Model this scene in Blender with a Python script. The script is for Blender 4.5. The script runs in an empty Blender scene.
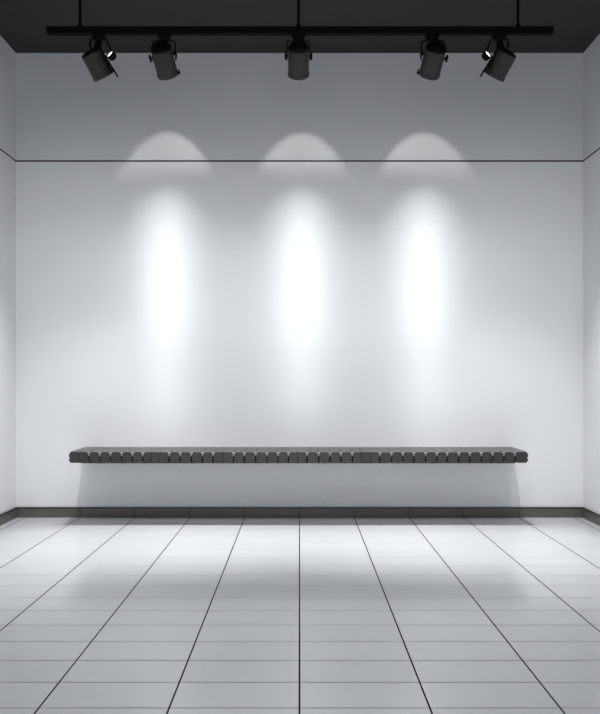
import bpy, bmesh, math, random
from mathutils import Vector, Matrix
random.seed(7)
S = bpy.context.scene
COL = S.collection
R = math.radians

# ------------------------------------------------------------------ dimensions
D = 5.4            # camera to back wall
CAM_Z = 0.89
F = 837.0          # focal length in pixels
HX, HY = 299.5, 379.3
W = 1.83           # half room width
H = 2.995
Y0 = -2.6          # open end of the room, behind the camera
ZLINE = CAM_Z + (379.3 - 161) / 155.0
TILE_W, TILE_D = 0.353, 0.1912

# ------------------------------------------------------------------ helpers
def material(name, color, rough=0.5, metal=0.0, spec=0.5):
    m = bpy.data.materials.new(name); m.use_nodes = True
    b = m.node_tree.nodes['Principled BSDF']
    b.inputs['Base Color'].default_value = (*color, 1)
    b.inputs['Roughness'].default_value = rough
    b.inputs['Metallic'].default_value = metal
    b.inputs['Specular IOR Level'].default_value = spec
    return m

class G:
    """small node-graph helper"""
    def __init__(s, m): s.t = m.node_tree; s.n = s.t.nodes; s.l = s.t.links
    def node(s, typ, **kw):
        n = s.n.new(typ)
        for k, v in kw.items(): setattr(n, k, v)
        return n
    def link(s, a, b): s.l.new(a, b)
    def math(s, op, a, b=None, c=None):
        n = s.node('ShaderNodeMath', operation=op)
        for i, v in enumerate((a, b, c)):
            if v is None: continue
            if isinstance(v, (int, float)): n.inputs[i].default_value = v
            else: s.link(v, n.inputs[i])
        return n.outputs[0]

def add_noise(m, scale, lo, hi, bump=0.0, rough=None):
    """gentle procedural mottling of the base colour (lo..hi multipliers) and optional bump"""
    g = G(m); b = g.n['Principled BSDF']
    tc = g.node('ShaderNodeTexCoord'); nz = g.node('ShaderNodeTexNoise')
    nz.inputs['Scale'].default_value = scale; nz.inputs['Detail'].default_value = 4
    g.link(tc.outputs['Object'], nz.inputs['Vector'])
    c = b.inputs['Base Color'].default_value[:]
    r = g.node('ShaderNodeValToRGB')
    r.color_ramp.elements[0].position = .3; r.color_ramp.elements[1].position = .7
    r.color_ramp.elements[0].color = (c[0]*lo, c[1]*lo, c[2]*lo, 1)
    r.color_ramp.elements[1].color = (c[0]*hi, c[1]*hi, c[2]*hi, 1)
    g.link(nz.outputs[0], r.inputs[0]); g.link(r.outputs[0], b.inputs['Base Color'])
    if bump:
        bp = g.node('ShaderNodeBump'); bp.inputs['Strength'].default_value = bump
        bp.inputs['Distance'].default_value = .002
        g.link(nz.outputs[0], bp.inputs['Height']); g.link(bp.outputs[0], b.inputs['Normal'])

def obj(name, bm, mat, parent=None, smooth=True, bevel=0.0, seg=2):
    bmesh.ops.recalc_face_normals(bm, faces=bm.faces)
    me = bpy.data.meshes.new(name); bm.to_mesh(me); bm.free()
    if smooth:
        for p in me.polygons: p.use_smooth = True
        me.set_sharp_from_angle(angle=R(35))
    me.materials.append(mat)
    o = bpy.data.objects.new(name, me); COL.objects.link(o)
    if parent: o.parent = parent
    if bevel:
        b = o.modifiers.new('bevel', 'BEVEL'); b.width = bevel; b.segments = seg; b.limit_method = 'ANGLE'
        b.angle_limit = R(35)
    return o

def box(bm, lo, hi, M=None):
    vs = [bm.verts.new((x, y, z)) for x in (lo[0], hi[0]) for y in (lo[1], hi[1]) for z in (lo[2], hi[2])]
    for f in ((0,1,3,2),(4,6,7,5),(0,4,5,1),(2,3,7,6),(0,2,6,4),(1,5,7,3)):
        bm.faces.new([vs[i] for i in f])
    if M: bmesh.ops.transform(bm, matrix=M, verts=vs)
    return vs

def lathe(bm, prof, M=None, n=40, close_a=True, close_b=True):
    """revolve (radius, height) profile about Z"""
    rings = []
    for r, z in prof:
        rings.append([bm.verts.new((r*math.cos(2*math.pi*i/n), r*math.sin(2*math.pi*i/n), z)) for i in range(n)])
    for a, b in zip(rings, rings[1:]):
        for i in range(n):
            bm.faces.new((a[i], a[(i+1) % n], b[(i+1) % n], b[i]))
    if close_a: bm.faces.new(rings[0])
    if close_b: bm.faces.new(rings[-1])
    vs = [v for r in rings for v in r]
    if M: bmesh.ops.transform(bm, matrix=M, verts=vs)
    return vs

def strip_path(bm, pts, half_w, half_t):
    """flat bar (width along Y, thickness in the XZ plane) following points in XZ"""
    n = len(pts); secs = []
    for i, p in enumerate(pts):
        a = pts[max(i-1, 0)]; b = pts[min(i+1, n-1)]
        t = Vector((b[0]-a[0], b[1]-a[1])).normalized(); nx, nz = -t[1], t[0]
        secs.append([bm.verts.new((p[0]+s*nx*half_t, w*half_w, p[1]+s*nz*half_t)) for s, w in ((-1,-1),(1,-1),(1,1),(-1,1))])
    for a, b in zip(secs, secs[1:]):
        for i in range(4): bm.faces.new((a[i], a[(i+1)%4], b[(i+1)%4], b[i]))
    bm.faces.new(secs[0]); bm.faces.new(secs[-1])

def thing(name, label, cat, loc=(0,0,0), group=None):
    o = bpy.data.objects.new(name, None); COL.objects.link(o)
    o.empty_display_size = .05; o.location = loc
    o['label'] = label; o['category'] = cat
    if group: o['group'] = group
    return o

def struct(name, bm, mat, label=None, smooth=False, bevel=0):
    o = obj(name, bm, mat, None, smooth, bevel); o['kind'] = 'structure'
    if label: o['label'] = label
    return o

# ------------------------------------------------------------------ materials
def wall_material(name, color, seams=()):
    m = material(name, color, .55, 0, .3)
    g = G(m); b = g.n['Principled BSDF']
    tc = g.node('ShaderNodeTexCoord'); nz = g.node('ShaderNodeTexNoise')
    nz.inputs['Scale'].default_value = 1.3
    g.link(tc.outputs['Object'], nz.inputs['Vector'])
    sp = g.node('ShaderNodeSeparateXYZ'); g.link(tc.outputs['Object'], sp.inputs[0])
    v = g.math('MULTIPLY_ADD', nz.outputs[0], .03, .985)
    for z in seams:   # hairline horizontal panel joints
        d = g.math('ABSOLUTE', g.math('SUBTRACT', sp.outputs['Z'], z))
        v = g.math('MULTIPLY', v, g.math('SUBTRACT', 1, g.math('MULTIPLY', g.math('LESS_THAN', d, .0022), .035)))
    mx = g.node('ShaderNodeMix', data_type='RGBA', blend_type='MULTIPLY')
    mx.inputs['Factor'].default_value = 1
    mx.inputs[6].default_value = (*color, 1)
    cb = g.node('ShaderNodeCombineColor')
    for i in range(3): g.link(v, cb.inputs[i])
    g.link(cb.outputs[0], mx.inputs[7]); g.link(mx.outputs[2], b.inputs['Base Color'])
    return m

def floor_material():
    m = material('glossy_white_tile', (.7, .72, .74), .2, 0, .5)
    g = G(m); b = g.n['Principled BSDF']
    tc = g.node('ShaderNodeTexCoord')
    sp = g.node('ShaderNodeSeparateXYZ'); g.link(tc.outputs['Object'], sp.inputs[0])
    u = g.math('DIVIDE', sp.outputs['X'], TILE_W)
    w = g.math('DIVIDE', g.math('SUBTRACT', D - .074, sp.outputs['Y']), TILE_D)
    def dist(c, size):          # distance to the nearest joint in metres
        f = g.math('FRACT', c)
        return g.math('MULTIPLY', g.math('MINIMUM', f, g.math('SUBTRACT', 1, f)), size)
    du, dw = dist(u, TILE_W), dist(w, TILE_D)
    # wide dark joints running to the back wall, hairline pale joints across
    gu = g.math('LESS_THAN', du, .0026)
    gw = g.math('MULTIPLY', g.math('LESS_THAN', dw, .0034), .7)
    cell = g.node('ShaderNodeCombineXYZ')
    g.link(g.math('FLOOR', u), cell.inputs[0]); g.link(g.math('FLOOR', w), cell.inputs[1])
    wn = g.node('ShaderNodeTexWhiteNoise', noise_dimensions='2D'); g.link(cell.outputs[0], wn.inputs['Vector'])
    nz = g.node('ShaderNodeTexNoise'); nz.inputs['Scale'].default_value = 3; g.link(tc.outputs['Object'], nz.inputs['Vector'])
    tone = g.math('ADD', g.math('MULTIPLY_ADD', wn.outputs[0], .05, .955), g.math('MULTIPLY', nz.outputs[0], .02))
    cb = g.node('ShaderNodeCombineColor')
    for i, k in enumerate(FLOOR_RGB): g.link(g.math('MULTIPLY', tone, k), cb.inputs[i])
    m1 = g.node('ShaderNodeMix', data_type='RGBA'); g.link(gw, m1.inputs['Factor'])
    g.link(cb.outputs[0], m1.inputs[6]); m1.inputs[7].default_value = (.16, .16, .165, 1)
    m2 = g.node('ShaderNodeMix', data_type='RGBA'); g.link(gu, m2.inputs['Factor'])
    g.link(m1.outputs[2], m2.inputs[6]); m2.inputs[7].default_value = (.006, .006, .006, 1)
    g.link(m2.outputs[2], b.inputs['Base Color'])
    j = g.math('MAXIMUM', gu, gw)
    g.link(g.math('MULTIPLY_ADD', j, .5, FLOOR_ROUGH), b.inputs['Roughness'])
    g.link(g.math('MULTIPLY_ADD', j, -.7, .75), b.inputs['Specular IOR Level'])
    bp = g.node('ShaderNodeBump'); bp.inputs['Strength'].default_value = .25; bp.inputs['Distance'].default_value = .001
    bp.invert = True
    g.link(j, bp.inputs['Height']); g.link(bp.outputs[0], b.inputs['Normal'])
    return m

FLOOR_RGB = (.63, .645, .66)
FLOOR_ROUGH = .14
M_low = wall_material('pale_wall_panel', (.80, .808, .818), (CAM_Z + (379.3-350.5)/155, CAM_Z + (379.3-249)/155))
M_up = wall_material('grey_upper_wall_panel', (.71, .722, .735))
M_side_low = wall_material('pale_side_wall_panel', (.80, .806, .814))
M_ceil = material('charcoal_ceiling', (.031, .031, .031), .7, 0, .25); add_noise(M_ceil, 2.5, .95, 1.05)
M_gap = material('black_shadow_gap', (.002, .002, .002), .8, 0, .05)
M_base = material('dark_grey_baseboard', (.10, .098, .097), .35, 0, .5); add_noise(M_base, 6, .93, 1.07)
M_lip = material('black_baseboard_cap', (.012, .012, .012), .4)
M_black = material('black_powder_coat', (.003, .003, .003), .6, 0, .12); add_noise(M_black, 90, .9, 1.1)
M_body = material('charcoal_lamp_body', (.034, .034, .034), .5, 0, .35); add_noise(M_body, 120, .95, 1.05)
M_slat = material('charcoal_painted_wood', (.050, .051, .052), .34, 0, .7)
M_frame = material('dark_steel', (.012, .012, .012), .5, .4)
M_hole = material('lamp_reflector', (.5, .5, .5), .2, 1)
def slat_material():
    g = G(M_slat); b = g.n['Principled BSDF']
    tc = g.node('ShaderNodeTexCoord'); mp = g.node('ShaderNodeMapping'); mp.inputs['Scale'].default_value = (60, 4, 60)
    nz = g.node('ShaderNodeTexNoise'); nz.inputs['Scale'].default_value = 1.0; nz.inputs['Detail'].default_value = 5
    oi = g.node('ShaderNodeObjectInfo')
    g.link(tc.outputs['Object'], mp.inputs[0]); g.link(mp.outputs[0], nz.inputs['Vector'])
    t = g.math('ADD', g.math('MULTIPLY_ADD', nz.outputs[0], .35, .66), g.math('MULTIPLY', oi.outputs['Random'], .34))
    cb = g.node('ShaderNodeCombineColor')
    for i, k in enumerate((.023, .0235, .0235)): g.link(g.math('MULTIPLY', t, k), cb.inputs[i])
    g.link(cb.outputs[0], b.inputs['Base Color'])
slat_material()
M_glow = bpy.data.materials.new('lit_lens_and_disc'); M_glow.use_nodes = True
_b = M_glow.node_tree.nodes['Principled BSDF']
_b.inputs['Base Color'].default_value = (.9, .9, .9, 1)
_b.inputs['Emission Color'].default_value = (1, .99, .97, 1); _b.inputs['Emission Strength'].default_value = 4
M_floor = floor_material()

# ------------------------------------------------------------------ the room
T = .12
GAP = .005                                     # half height of the dark horizontal line
def wall(name, lo, hi, mlow, mup, axis):
    """lower and upper panel of one wall in one mesh, parted by a dark recessed joint"""
    bm = bmesh.new()
    box(bm, (lo[0], lo[1], 0), (hi[0], hi[1], ZLINE-GAP))
    nl = len(bm.faces)
    box(bm, (lo[0], lo[1], ZLINE+GAP), (hi[0], hi[1], H))
    nu = len(bm.faces)
    c = .0012
    a = [lo[0], lo[1]]; b = [hi[0], hi[1]]
    if axis == 'y': a[1] += c
    elif axis == '+x': a[0] += c
    else: b[0] -= c
    box(bm, (a[0], a[1], ZLINE-GAP), (b[0], b[1], ZLINE+GAP))
    bm.faces.ensure_lookup_table()
    for i, f in enumerate(bm.faces): f.material_index = 0 if i < nl else (1 if i < nu else 2)
    o = struct(name, bm, mlow)
    o.data.materials.append(mup); o.data.materials.append(M_gap)
    return o
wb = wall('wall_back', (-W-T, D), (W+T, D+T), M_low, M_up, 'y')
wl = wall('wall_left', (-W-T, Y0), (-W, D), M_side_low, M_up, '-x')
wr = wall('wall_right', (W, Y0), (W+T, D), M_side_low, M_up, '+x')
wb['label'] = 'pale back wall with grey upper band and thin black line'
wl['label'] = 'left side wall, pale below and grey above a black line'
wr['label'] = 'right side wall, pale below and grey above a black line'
bm = bmesh.new(); box(bm, (-W-T, Y0, -T), (W+T, D+T, 0))
struct('floor', bm, M_floor, 'glossy pale tiled floor with dark joints running to the back wall')
bm = bmesh.new(); box(bm, (-W-T, Y0, H), (W+T, D+T, H+T))
struct('ceiling', bm, M_ceil, 'dark charcoal ceiling')

# baseboards, jointed every tile width
BH, BT = .066, .012
def baseboard(name, spans, place, label):
    bm = bmesh.new(); k = 0
    for a, b in spans:
        place(bm, a+.0024, b-.0024, 0, BH-.007, BT)
    nf = len(bm.faces)
    place(bm, spans[0][0], spans[-1][1], BH-.007, BH, BT+.002)
    place(bm, spans[0][0], spans[-1][1], 0, BH-.008, BT-.004)
    bm.faces.ensure_lookup_table()
    for i, f in enumerate(bm.faces): f.material_index = 0 if i < nf else 1
    o = struct(name, bm, M_base, label); o.data.materials.append(M_lip)
    return o
ks = [-W] + [k*TILE_W for k in range(-4, 5)] + [W]
baseboard('baseboard_back', list(zip(ks, ks[1:])),
          lambda bm, a, b, z0, z1, t: box(bm, (a, D-t, z0), (b, D, z1)), 'dark grey baseboard in short lengths along the back wall')
ys = [Y0 + i*.5 for i in range(int((D-Y0)/.5))] + [D-BT]
sp = list(zip(ys, ys[1:]))
baseboard('baseboard_left', sp, lambda bm, a, b, z0, z1, t: box(bm, (-W, a, z0), (-W+t, b, z1)), 'dark grey baseboard along the left wall')
baseboard('baseboard_right', sp, lambda bm, a, b, z0, z1, t: box(bm, (W-t, a, z0), (W, b, z1)), 'dark grey baseboard along the right wall')

# ------------------------------------------------------------------ the bench
B_TOP, B_THK, B_DEP = .4535, .066, .371
YF = D - B_DEP
PXF = F / YF
bench = thing('wall_bench', 'long charcoal slatted bench fixed to the back wall above the floor', 'bench', (-.006, D, .42))
def bpart(name, bm, mat, label=None, bevel=0):
    for v in bm.verts: v.co -= Vector(bench.location)
    o = obj(name, bm, mat, bench, True, bevel)
    if label: o['label'] = label
    return o
edges_px = [68.8, 78.5, 88.7, 99.6, 110.3, 121.5, 132.3, 142.6, 151.3, 159.6, 169, 180, 191.3, 202.4, 213, 223.3, 233.6,
            244.3, 255.6, 267, 278, 288.4, 297.7, 307, 318.7, 330, 341, 352.3, 361.8, 371, 380, 391.6, 403, 414,
            425.7, 437, 447.5, 459, 470, 481.5, 492.7, 504, 515, 528.2]
thin = {78.5, 151.3, 159.6, 223.3, 297.7, 361.8, 371}
xs = [(p - HX)/PXF for p in edges_px]
def slat_mesh(x0, x1, g0, g1, left_end, right_end):
    """slat cut to a chamfered block at the nose: plan outline extruded, nose corners notched"""
    bm = bmesh.new()
    z0, z1 = B_TOP-B_THK, B_TOP
    # front-face outline in XZ (going round), chamfer where the neighbour's joint is open
    def outline(a, b, ca, cb, nl, nr):
        pts = [(a, z0+ca*1.25), (a+ca, z0), (b-cb, z0), (b, z0+cb*1.25)]
        zm = (z0+z1)/2 - .003
        if nr: pts += [(b, zm-.006), (b-.007, zm), (b, zm+.006)]
        pts += [(b, z1-cb*1.35), (b-cb*.8, z1), (a+ca*.8, z1), (a, z1-ca*1.35)]
        if nl: pts += [(a, zm+.006), (a+.007, zm), (a, zm-.006)]
        return pts
    ca = .0115 if g0 else .0015
    cb = .0115 if g1 else .0015
    a = x0 + (0 if left_end else .0042 if g0 else .0009); b = x1 - (0 if right_end else .0042 if g1 else .0009)
    front = outline(a, b, ca, cb, left_end, right_end)
    # the chamfer runs out a little way behind the nose; behind it the joint is a tight seam
    back = outline(x0+.0009, x1-.0009, .0016, .0016, left_end, right_end)
    secs = []
    for y, pts in ((YF, front), (YF+.008, front), (YF+.040, back), (D-.001, back)):
        secs.append([bm.verts.new((x, y, z)) for x, z in pts])
    n = len(front)
    for s, t in zip(secs, secs[1:]):
        for i in range(n): bm.faces.new((s[i], s[(i+1)%n], t[(i+1)%n], t[i]))
    bm.faces.new(secs[0]); bm.faces.new(secs[-1])
    return bm
for i, (a, b) in enumerate(zip(xs, xs[1:])):
    first, last = i == 0, i == len(xs)-2
    bpart('slat', slat_mesh(a, b, first or edges_px[i] not in thin, last or edges_px[i+1] not in thin, first, last), M_slat, None, .0015)
# pale blocks added to show as light in the notches between the noses
M_notch_light = material('pale_notch_light', (.3, .3, .295), .4, 0, .5)
for i in range(1, len(xs)-1):
    if edges_px[i] in thin: continue
    bm = bmesh.new(); box(bm, (xs[i]-.010, YF+.006, B_TOP-.026), (xs[i]+.010, YF+.030, B_TOP-.003))
    bpart('notch_light_block', bm, M_notch_light, 'pale block added as the light in the notch', .001)
# rails let into the underside, carrying the slats, and the wall plate
bm = bmesh.new()
for y in (YF+.10, YF+.24):
    box(bm, (xs[0]+.05, y, B_TOP-B_THK-.012), (xs[-1]-.05, y+.04, B_TOP-B_THK+.004))
for k in range(7):
    x = xs[0]+.15 + k*(xs[-1]-xs[0]-.3)/6
    box(bm, (x-.012, YF+.09, B_TOP-B_THK-.012), (x+.012, D-.001, B_TOP-B_THK+.003))
bpart('support_rail', bm, M_frame, 'dark steel rails under the slats')

# ------------------------------------------------------------------ the track
TY = D - .85
PXT = F / TY
def tx(px): return (px - HX)/PXT
def tz(py): return CAM_Z + (HY - py)/PXT
track = thing('lighting_track', 'long black lighting track hanging on thin rods under the dark ceiling', 'lighting track', (0, TY, tz(31)))
def tpart(name, bm, mat, bevel=0):
    for v in bm.verts: v.co -= Vector(track.location)
    return obj(name, bm, mat, track, True, bevel)
bm = bmesh.new()
hz = .019
z = tz(31)
# channel section: two side walls, a top web and lower lips
box(bm, (tx(47)+.01, TY-.017, z-hz), (tx(553)-.01, TY-.013, z+hz))
box(bm, (tx(47)+.01, TY+.013, z-hz), (tx(553)-.01, TY+.017, z+hz))
box(bm, (tx(47)+.01, TY-.0135, z+hz-.006), (tx(553)-.01, TY+.0135, z+hz))
box(bm, (tx(47)+.01, TY-.0135, z-hz), (tx(553)-.01, TY-.006, z-hz+.004))
box(bm, (tx(47)+.01, TY+.006, z-hz), (tx(553)-.01, TY+.0135, z-hz+.004))
tpart('rail', bm, M_black)
for px, s in ((47, 1), (553, -1)):
    bm = bmesh.new(); a, b = sorted((tx(px), tx(px)+s*.012))
    box(bm, (a, TY-.0185, z-hz-.0015), (b, TY+.0185, z+hz+.0015)); tpart('end_cap', bm, M_black, .002)
for px in (80, 298.5, 518):
    bm = bmesh.new()
    lathe(bm, [(.0075, z+hz-.001), (.0075, H-.012)], Matrix.Translation((tx(px), TY, 0)), 16)
    lathe(bm, [(.013, z+hz-.001), (.013, z+hz+.016), (.008, z+hz+.02)], Matrix.Translation((tx(px), TY, 0)), 20)
    lathe(bm, [(.012, H-.02), (.035, H-.012), (.035, H-.0002)], Matrix.Translation((tx(px), TY, 0)), 28)
    tpart('suspension_rod', bm, M_black)

# ------------------------------------------------------------------ the spotlights
ZU = tz(35)                 # underside of the track
RAD = .0565
def can_matrix(px, py, roll, tilt, yaw=0):
    """lamp can frame: +Z of the can points out of its back, -Z is the beam.
    tilt = degrees the beam points below horizontal towards the wall; roll leans the can in the picture plane"""
    p = Vector((tx(px), TY, tz(py)))
    M = Matrix.Rotation(R(roll), 4, 'Y') @ Matrix.Rotation(R(yaw), 4, 'Z') @ Matrix.Rotation(R(90 - tilt), 4, 'X')
    return p, M
def make_can(root, M, L, dh=.034):
    """barrel with a rim, domed back cap, recessed lens"""
    bm = bmesh.new(); r = RAD
    prof = [(r*.90, -L/2), (r*1.03, -L/2-.001), (r*1.05, -L/2+.004), (r*1.05, -L/2+.016), (r*1.0, -L/2+.020), (r, L/2-.004), (r*.985, L/2)]
    lathe(bm, [(r*.86, -L/2+.03), (r*.88, -L/2)] + prof[1:], M, 48, True, True)
    obj('barrel', bm, M_body, root)
    bm = bmesh.new()
    dome = [(r*1.0, L/2-.004)] + [(r*1.0*math.cos(t), L/2 + dh*math.sin(t)) for t in [R(a) for a in range(0, 86, 8)]]
    lathe(bm, dome, M, 48, True, True)
    # cooling fins across the cap
    obj('back_cap', bm, M_black, root)
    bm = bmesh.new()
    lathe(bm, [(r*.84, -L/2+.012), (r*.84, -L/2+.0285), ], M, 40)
    o = obj('lens', bm, M_glow, root); o['label'] = 'lit lens'

def spotlight(px, label, roll, py=62, L=.150, tilt=45):
    root = thing('track_spotlight', label, 'spotlight', (tx(px), TY, ZU), 'spotlights on the black track')
    loc = Vector(root.location)
    # adapter gripping the track
    bm = bmesh.new()
    box(bm, (-.036, -.018, -.014), (.036, .018, .004))
    lathe(bm, [(.030, -.028), (.034, -.014)], None, 28)
    obj('track_adapter', bm, M_black, root, True, .003)
    p, M = can_matrix(px, py, roll, tilt); M = Matrix.Translation(p - loc) @ M
    c = p - loc                                        # can centre, local
    piv = M @ Vector((0, 0, L*.22))                    # pivot height on the can
    # yoke: a flat strap bent into an inverted U
    hw = .062; zt = -.033; zb = piv.z - .012
    sk = math.sin(R(roll))*.02
    pts = [(-hw-sk+piv.x, zb), (-hw+piv.x*.6-sk*.5, zt-.014), (-hw+.004+piv.x*.4, zt-.004), (-hw+.014+piv.x*.3, zt),
           (hw-.014+piv.x*.3, zt), (hw-.004+piv.x*.4, zt-.004), (hw+piv.x*.6-sk*.5, zt-.014), (hw-sk+piv.x, zb)]
    bm = bmesh.new(); strip_path(bm, pts, .009, .0028)
    lathe(bm, [(.010, zt-.002), (.010, -.027)], None, 16)
    y = bmesh.ops.translate(bm, verts=bm.verts, vec=(0, 0, 0))
    obj('yoke', bm, M_black, root)
    make_can(root, M, L)
    for s in (-1, 1):
        bm = bmesh.new()
        K = Matrix.Translation(piv) @ Matrix.Rotation(R(roll), 4, 'Y') @ Matrix.Rotation(s*R(90), 4, 'Y')
        lathe(bm, [(.006, RAD-.003), (.006, hw+.002), (.018, hw+.003), (.020, hw+.005), (.020, hw+.011), (.017, hw+.013)], K, 24)
        obj('locking_knob', bm, M_black, root)
    if roll:                                           # catch at the outer side of the front rim
        bm = bmesh.new(); k = 1 if roll < 0 else -1
        box(bm, (min(k*RAD*.9, k*(RAD+.012)), -.012, -L/2-.002), (max(k*RAD*.9, k*(RAD+.012)), .012, -L/2+.008), M)
        box(bm, (min(k*(RAD+.007), k*(RAD+.012)), -.012, -L/2+.006), (max(k*(RAD+.007), k*(RAD+.012)), .012, -L/2+.018), M)
        obj('rim_catch', bm, M_black, root, True, .001)
    return root, M, L

def outer_spotlight(px, s, label):
    """the two end lamps: can leaning outwards at its head, with a flat side plate and a small head holding a glowing disc"""
    root = thing('track_spotlight', label, 'spotlight', (tx(px), TY, ZU), 'spotlights on the black track')
    loc = Vector(root.location); L = .136
    def P(x, y):                                       # picture point of the left lamp, mirrored for the right one
        q = x if s < 0 else 598 - x
        return Vector((tx(q), 0, tz(y) - ZU)) - Vector((loc.x, 0, 0))
    bm = bmesh.new()
    box(bm, (-.036, -.018, -.014), (.036, .018, .004)); lathe(bm, [(.030, -.03), (.034, -.014)], None, 28)
    obj('track_adapter', bm, M_black, root, True, .003)
    c = P(97.6, 65.0); lean = 27 * (1 if s < 0 else -1)
    M = Matrix.Translation(c) @ Matrix.Rotation(R(-lean), 4, 'Y') @ Matrix.Rotation(R(90-63), 4, 'X')
    make_can(root, M, L, .016)
    # bent strap from the adapter to both sides of the can
    a0, a1, a2, a3 = P(92.0, 52), P(90.0, 45), P(91, 40), P(95, 37.5)
    b3, b2, b1, b0 = P(104, 37.5), P(107, 40.5), P(110, 47), P(112.5, 54)
    bm = bmesh.new(); strip_path(bm, [(v.x, v.z) for v in (a0, a1, a2, a3, b3, b2, b1, b0)], .009, .0046)
    lathe(bm, [(.011, P(0, 38.2).z), (.011, -.028)], None, 16)
    obj('yoke', bm, M_black, root)
    # neck between adapter and can
    bm = bmesh.new(); a, b = P(99.5, 37), P(97, 52)
    d = (b-a); q = d.to_track_quat('Z', 'X').to_matrix().to_4x4()
    lathe(bm, [(.016, 0), (.020, d.length*.5), (.026, d.length)], Matrix.Translation(a) @ q, 20)
    obj('neck', bm, M_black, root)
    # flat plate along the inner flank
    bm = bmesh.new(); a, b = P(100.0, 48.5), P(116.2, 74.2)
    d = b-a; n = Vector((d.z, 0, -d.x)).normalized()
    if n.x * (-s) < 0: n = -n
    q = Matrix((( (d.normalized()).x, 0, n.normalized().x, ((a+b)/2).x), (0, 1, 0, 0), ((d.normalized()).z, 0, n.normalized().z, ((a+b)/2).z), (0,0,0,1)))
    box(bm, (-d.length/2, -.045, -.005), (d.length/2, .045, .005), q)
    # bracket ribs joining the plate to the barrel
    for t in (-.25, .1):
        box(bm, (t*d.length-.006, -.012, -.035), (t*d.length+.006, .012, .0), q)
    obj('side_plate', bm, M_black, root, True, .0015)
    # head with glowing disc beside the plate, its face turned down and towards the viewer
    c = P(111.6, 56.6) + Vector((0, -.03, 0))
    ax = (Vector((.60*s, -.65, .50))).normalized()    # facing direction
    q = Matrix.Translation(c) @ ax.to_track_quat('Z', 'Y').to_matrix().to_4x4()
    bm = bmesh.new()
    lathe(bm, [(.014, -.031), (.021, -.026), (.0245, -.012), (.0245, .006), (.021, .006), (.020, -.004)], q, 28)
    obj('round_head', bm, M_black, root)
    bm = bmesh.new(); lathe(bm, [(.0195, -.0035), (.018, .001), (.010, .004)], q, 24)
    o = obj('glow_disc', bm, M_glow, root); o['label'] = 'small glowing disc'
    return root, M, L

lamps = [
    outer_spotlight(99, -1, 'leftmost black spotlight leaning inwards, small glowing disc on its right side'),
    spotlight(164.5, 'black spotlight second from the left, can tilted with its foot to the right', -11),
    spotlight(298.5, 'middle black spotlight hanging upright under the centre rod', 0),
    spotlight(432.5, 'black spotlight second from the right, can tilted with its foot to the left', 11),
    outer_spotlight(499, 1, 'rightmost black spotlight leaning inwards, small glowing disc on its left side'),
]

# ------------------------------------------------------------------ light
def spot(name, loc, target, watts, angle, blend, color=(1,1,1), size=.02, sx=1.0, sy=1.0, fade=None):
    d = bpy.data.lights.new(name, 'SPOT'); d.energy = watts; d.spot_size = R(angle); d.spot_blend = blend
    d.color = color; d.shadow_soft_size = size
    o = bpy.data.objects.new(name, d); COL.objects.link(o)
    o.location = loc
    o.rotation_euler = (Vector(target) - Vector(loc)).to_track_quat('-Z', 'Y').to_euler()
    o.scale = (sx, sy, 1)
    if fade:                                # lens that spreads little light below the first angle, none past the second
        el = math.degrees(math.asin((Vector(target) - Vector(loc)).normalized().z))
        d.use_nodes = True; t = d.node_tree; em = t.nodes['Emission']
        tc = t.nodes.new('ShaderNodeTexCoord'); sp = t.nodes.new('ShaderNodeSeparateXYZ')
        t.links.new(tc.outputs['Normal'], sp.inputs[0])
        dv = t.nodes.new('ShaderNodeMath'); dv.operation = 'DIVIDE'
        ab = t.nodes.new('ShaderNodeMath'); ab.operation = 'ABSOLUTE'
        t.links.new(sp.outputs['Z'], ab.inputs[0])
        t.links.new(sp.outputs['Y'], dv.inputs[0]); t.links.new(ab.outputs[0], dv.inputs[1])
        mr = t.nodes.new('ShaderNodeMapRange'); mr.interpolation_type = 'SMOOTHSTEP'
        mr.inputs['From Min'].default_value = math.tan(R(fade[1]-el)); mr.inputs['From Max'].default_value = math.tan(R(fade[0]-el))
        mr.inputs['To Min'].default_value = .0; mr.inputs['To Max'].default_value = 1
        t.links.new(dv.outputs[0], mr.inputs['Value']); t.links.new(mr.outputs['Result'], em.inputs['Strength'])
    return o
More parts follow.
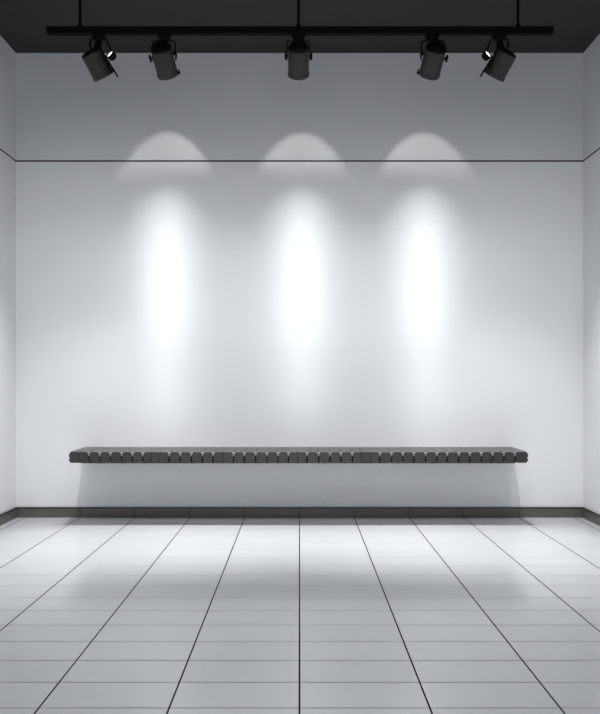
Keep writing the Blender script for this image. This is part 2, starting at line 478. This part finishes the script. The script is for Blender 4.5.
def washer(name, loc, target, aim, watts, color, profile):
    """spot with an asymmetric photometric web: narrow sideways, its output set by the angle below horizontal"""
    o = spot(name, loc, target, watts, 172, .05, color, .02)
    dist = (Vector(target) - Vector(loc)).length
    d = o.data; d.use_nodes = True; t = d.node_tree; g = G(d); em = t.nodes['Emission']
    tc = g.node('ShaderNodeTexCoord'); sp = g.node('ShaderNodeSeparateXYZ'); g.link(tc.outputs['Normal'], sp.inputs[0])
    z = g.math('MAXIMUM', g.math('ABSOLUTE', sp.outputs['Z']), .02)
    u = g.math('SUBTRACT', g.math('DIVIDE', sp.outputs['X'], z), aim); v = g.math('DIVIDE', sp.outputs['Y'], z)
    u2 = g.math('MULTIPLY', u, u)
    va = g.math('ADD', v, g.math('MULTIPLY', g.math('MINIMUM', u2, .16), 1.6))
    fc = g.node('ShaderNodeValToRGB'); fc.color_ramp.interpolation = 'B_SPLINE'
    vlo, vhi = -3.0, 0.0
    pts = sorted((((wz(py) - loc.z)/dist - vlo)/(vhi - vlo), e) for py, e in profile)
    cr = fc.color_ramp
    while len(cr.elements) < len(pts): cr.elements.new(.5)
    for el, (ps, e) in zip(cr.elements, pts): el.position = ps; el.color = (e, e, e, 1)
    g.link(g.math('DIVIDE', g.math('SUBTRACT', va, vlo), vhi - vlo), fc.inputs[0])
    def gauss(w): return g.math('EXPONENT', g.math('MULTIPLY', u2, -1/(w*w)))
    side = g.math('ADD', g.math('ADD', g.math('MULTIPLY', gauss(.21), .66), g.math('MULTIPLY', gauss(.45), .24)), g.math('MULTIPLY', gauss(1.0), .11))
    ur = g.math('DIVIDE', sp.outputs['X'], z)
    comp = g.math('POWER', g.math('ADD', g.math('ADD', g.math('MULTIPLY', ur, ur), g.math('MULTIPLY', v, v)), 1), 1.5)
    g.link(g.math('MULTIPLY', g.math('MULTIPLY', fc.outputs[0], side), comp), em.inputs['Strength'])
    return o
def wx(px): return (px-HX)/155.0
def wz(py): return CAM_Z + (HY-py)/155.0
COOL = (.925, .955, 1.0)
EN = dict(scallop=8.5, core=21, flood=165, floor=145, down=80, front=52)
for (root, M, L), px in zip(lamps[1:4], (167, 302, 424)):
    p = Vector(root.location) + (M @ Vector((0, 0, -L/2-.006)))
    # the reflector's wide spill, its even edge drawing the arch on the upper wall
    spot('spill_beam', p, (wx(px), D, p.z - math.tan(R(41))*(D-p.y)), EN['scallop'], 74, .2, (1, .99, .97), .012, .58, 1.0, fade=(-14.5, -28))
    # the narrow hot beam, thrown down the wall by an asymmetric washer lens
    washer('hot_beam', p, (p.x, D, p.z), (wx(px)-p.x)/(D-p.y), EN['core'], COOL,
           [(184, 0), (191, .20), (203, .45), (228, .88), (275, 1.0), (315, .92), (350, .60), (390, .34), (425, .20), (475, 0)])
    spot('floor_beam', p, (p.x, D-.68, 0), EN['floor'], 52, 1.0, (1, 1, 1), .03)
for (root, M, L), s in ((lamps[0], -1), (lamps[4], 1)):
    p = Vector(root.location) + (M @ Vector((0, 0, -L/2-.006)))
    spot('flood_beam', p, (s*1.45, D-.8, 0.0), EN['flood'], 70, 1.0, (1, 1, 1), .04)
for x in (-1.5, 0, 1.5):                    # unseen fill spots added under the ceiling to brighten the lower wall
    spot('unseen_fill_spot', (x, D-2.4, H-.03), (x, D-.5, .3), EN['down'], 98, 1.0, (.97, .985, 1), .08)
for x in (-1.2, 0, 1.2):  # more unseen fill, added to lift the front of the floor
    spot('unseen_fill_spot', (x, D-3.7, H-.03), (x, D-3.6, 0), EN['front'], 96, 1.0, (.97, .985, 1), .08)

wd = bpy.data.worlds.new('ambient_fill'); S.world = wd; wd.use_nodes = True  # even ambient fill added, entering at the open end
bg = wd.node_tree.nodes['Background']
bg.inputs[0].default_value = (.95, .976, 1, 1); bg.inputs[1].default_value = 1.3

# ------------------------------------------------------------------ camera
cd = bpy.data.cameras.new('camera'); cam = bpy.data.objects.new('camera', cd); COL.objects.link(cam)
cam.location = (0, 0, CAM_Z); cam.rotation_euler = (R(90), 0, 0)
cd.sensor_fit = 'VERTICAL'; cd.sensor_height = 36; cd.lens = F/714*36
cd.shift_y = (HY-357)/714; cd.shift_x = (300-HX)/714
cd.clip_start = .02
S.camera = cam
vs = S.view_settings
vs.view_transform = 'Standard'; vs.look = 'None'; vs.gamma = 1; vs.use_curve_mapping = False; vs.exposure = 0
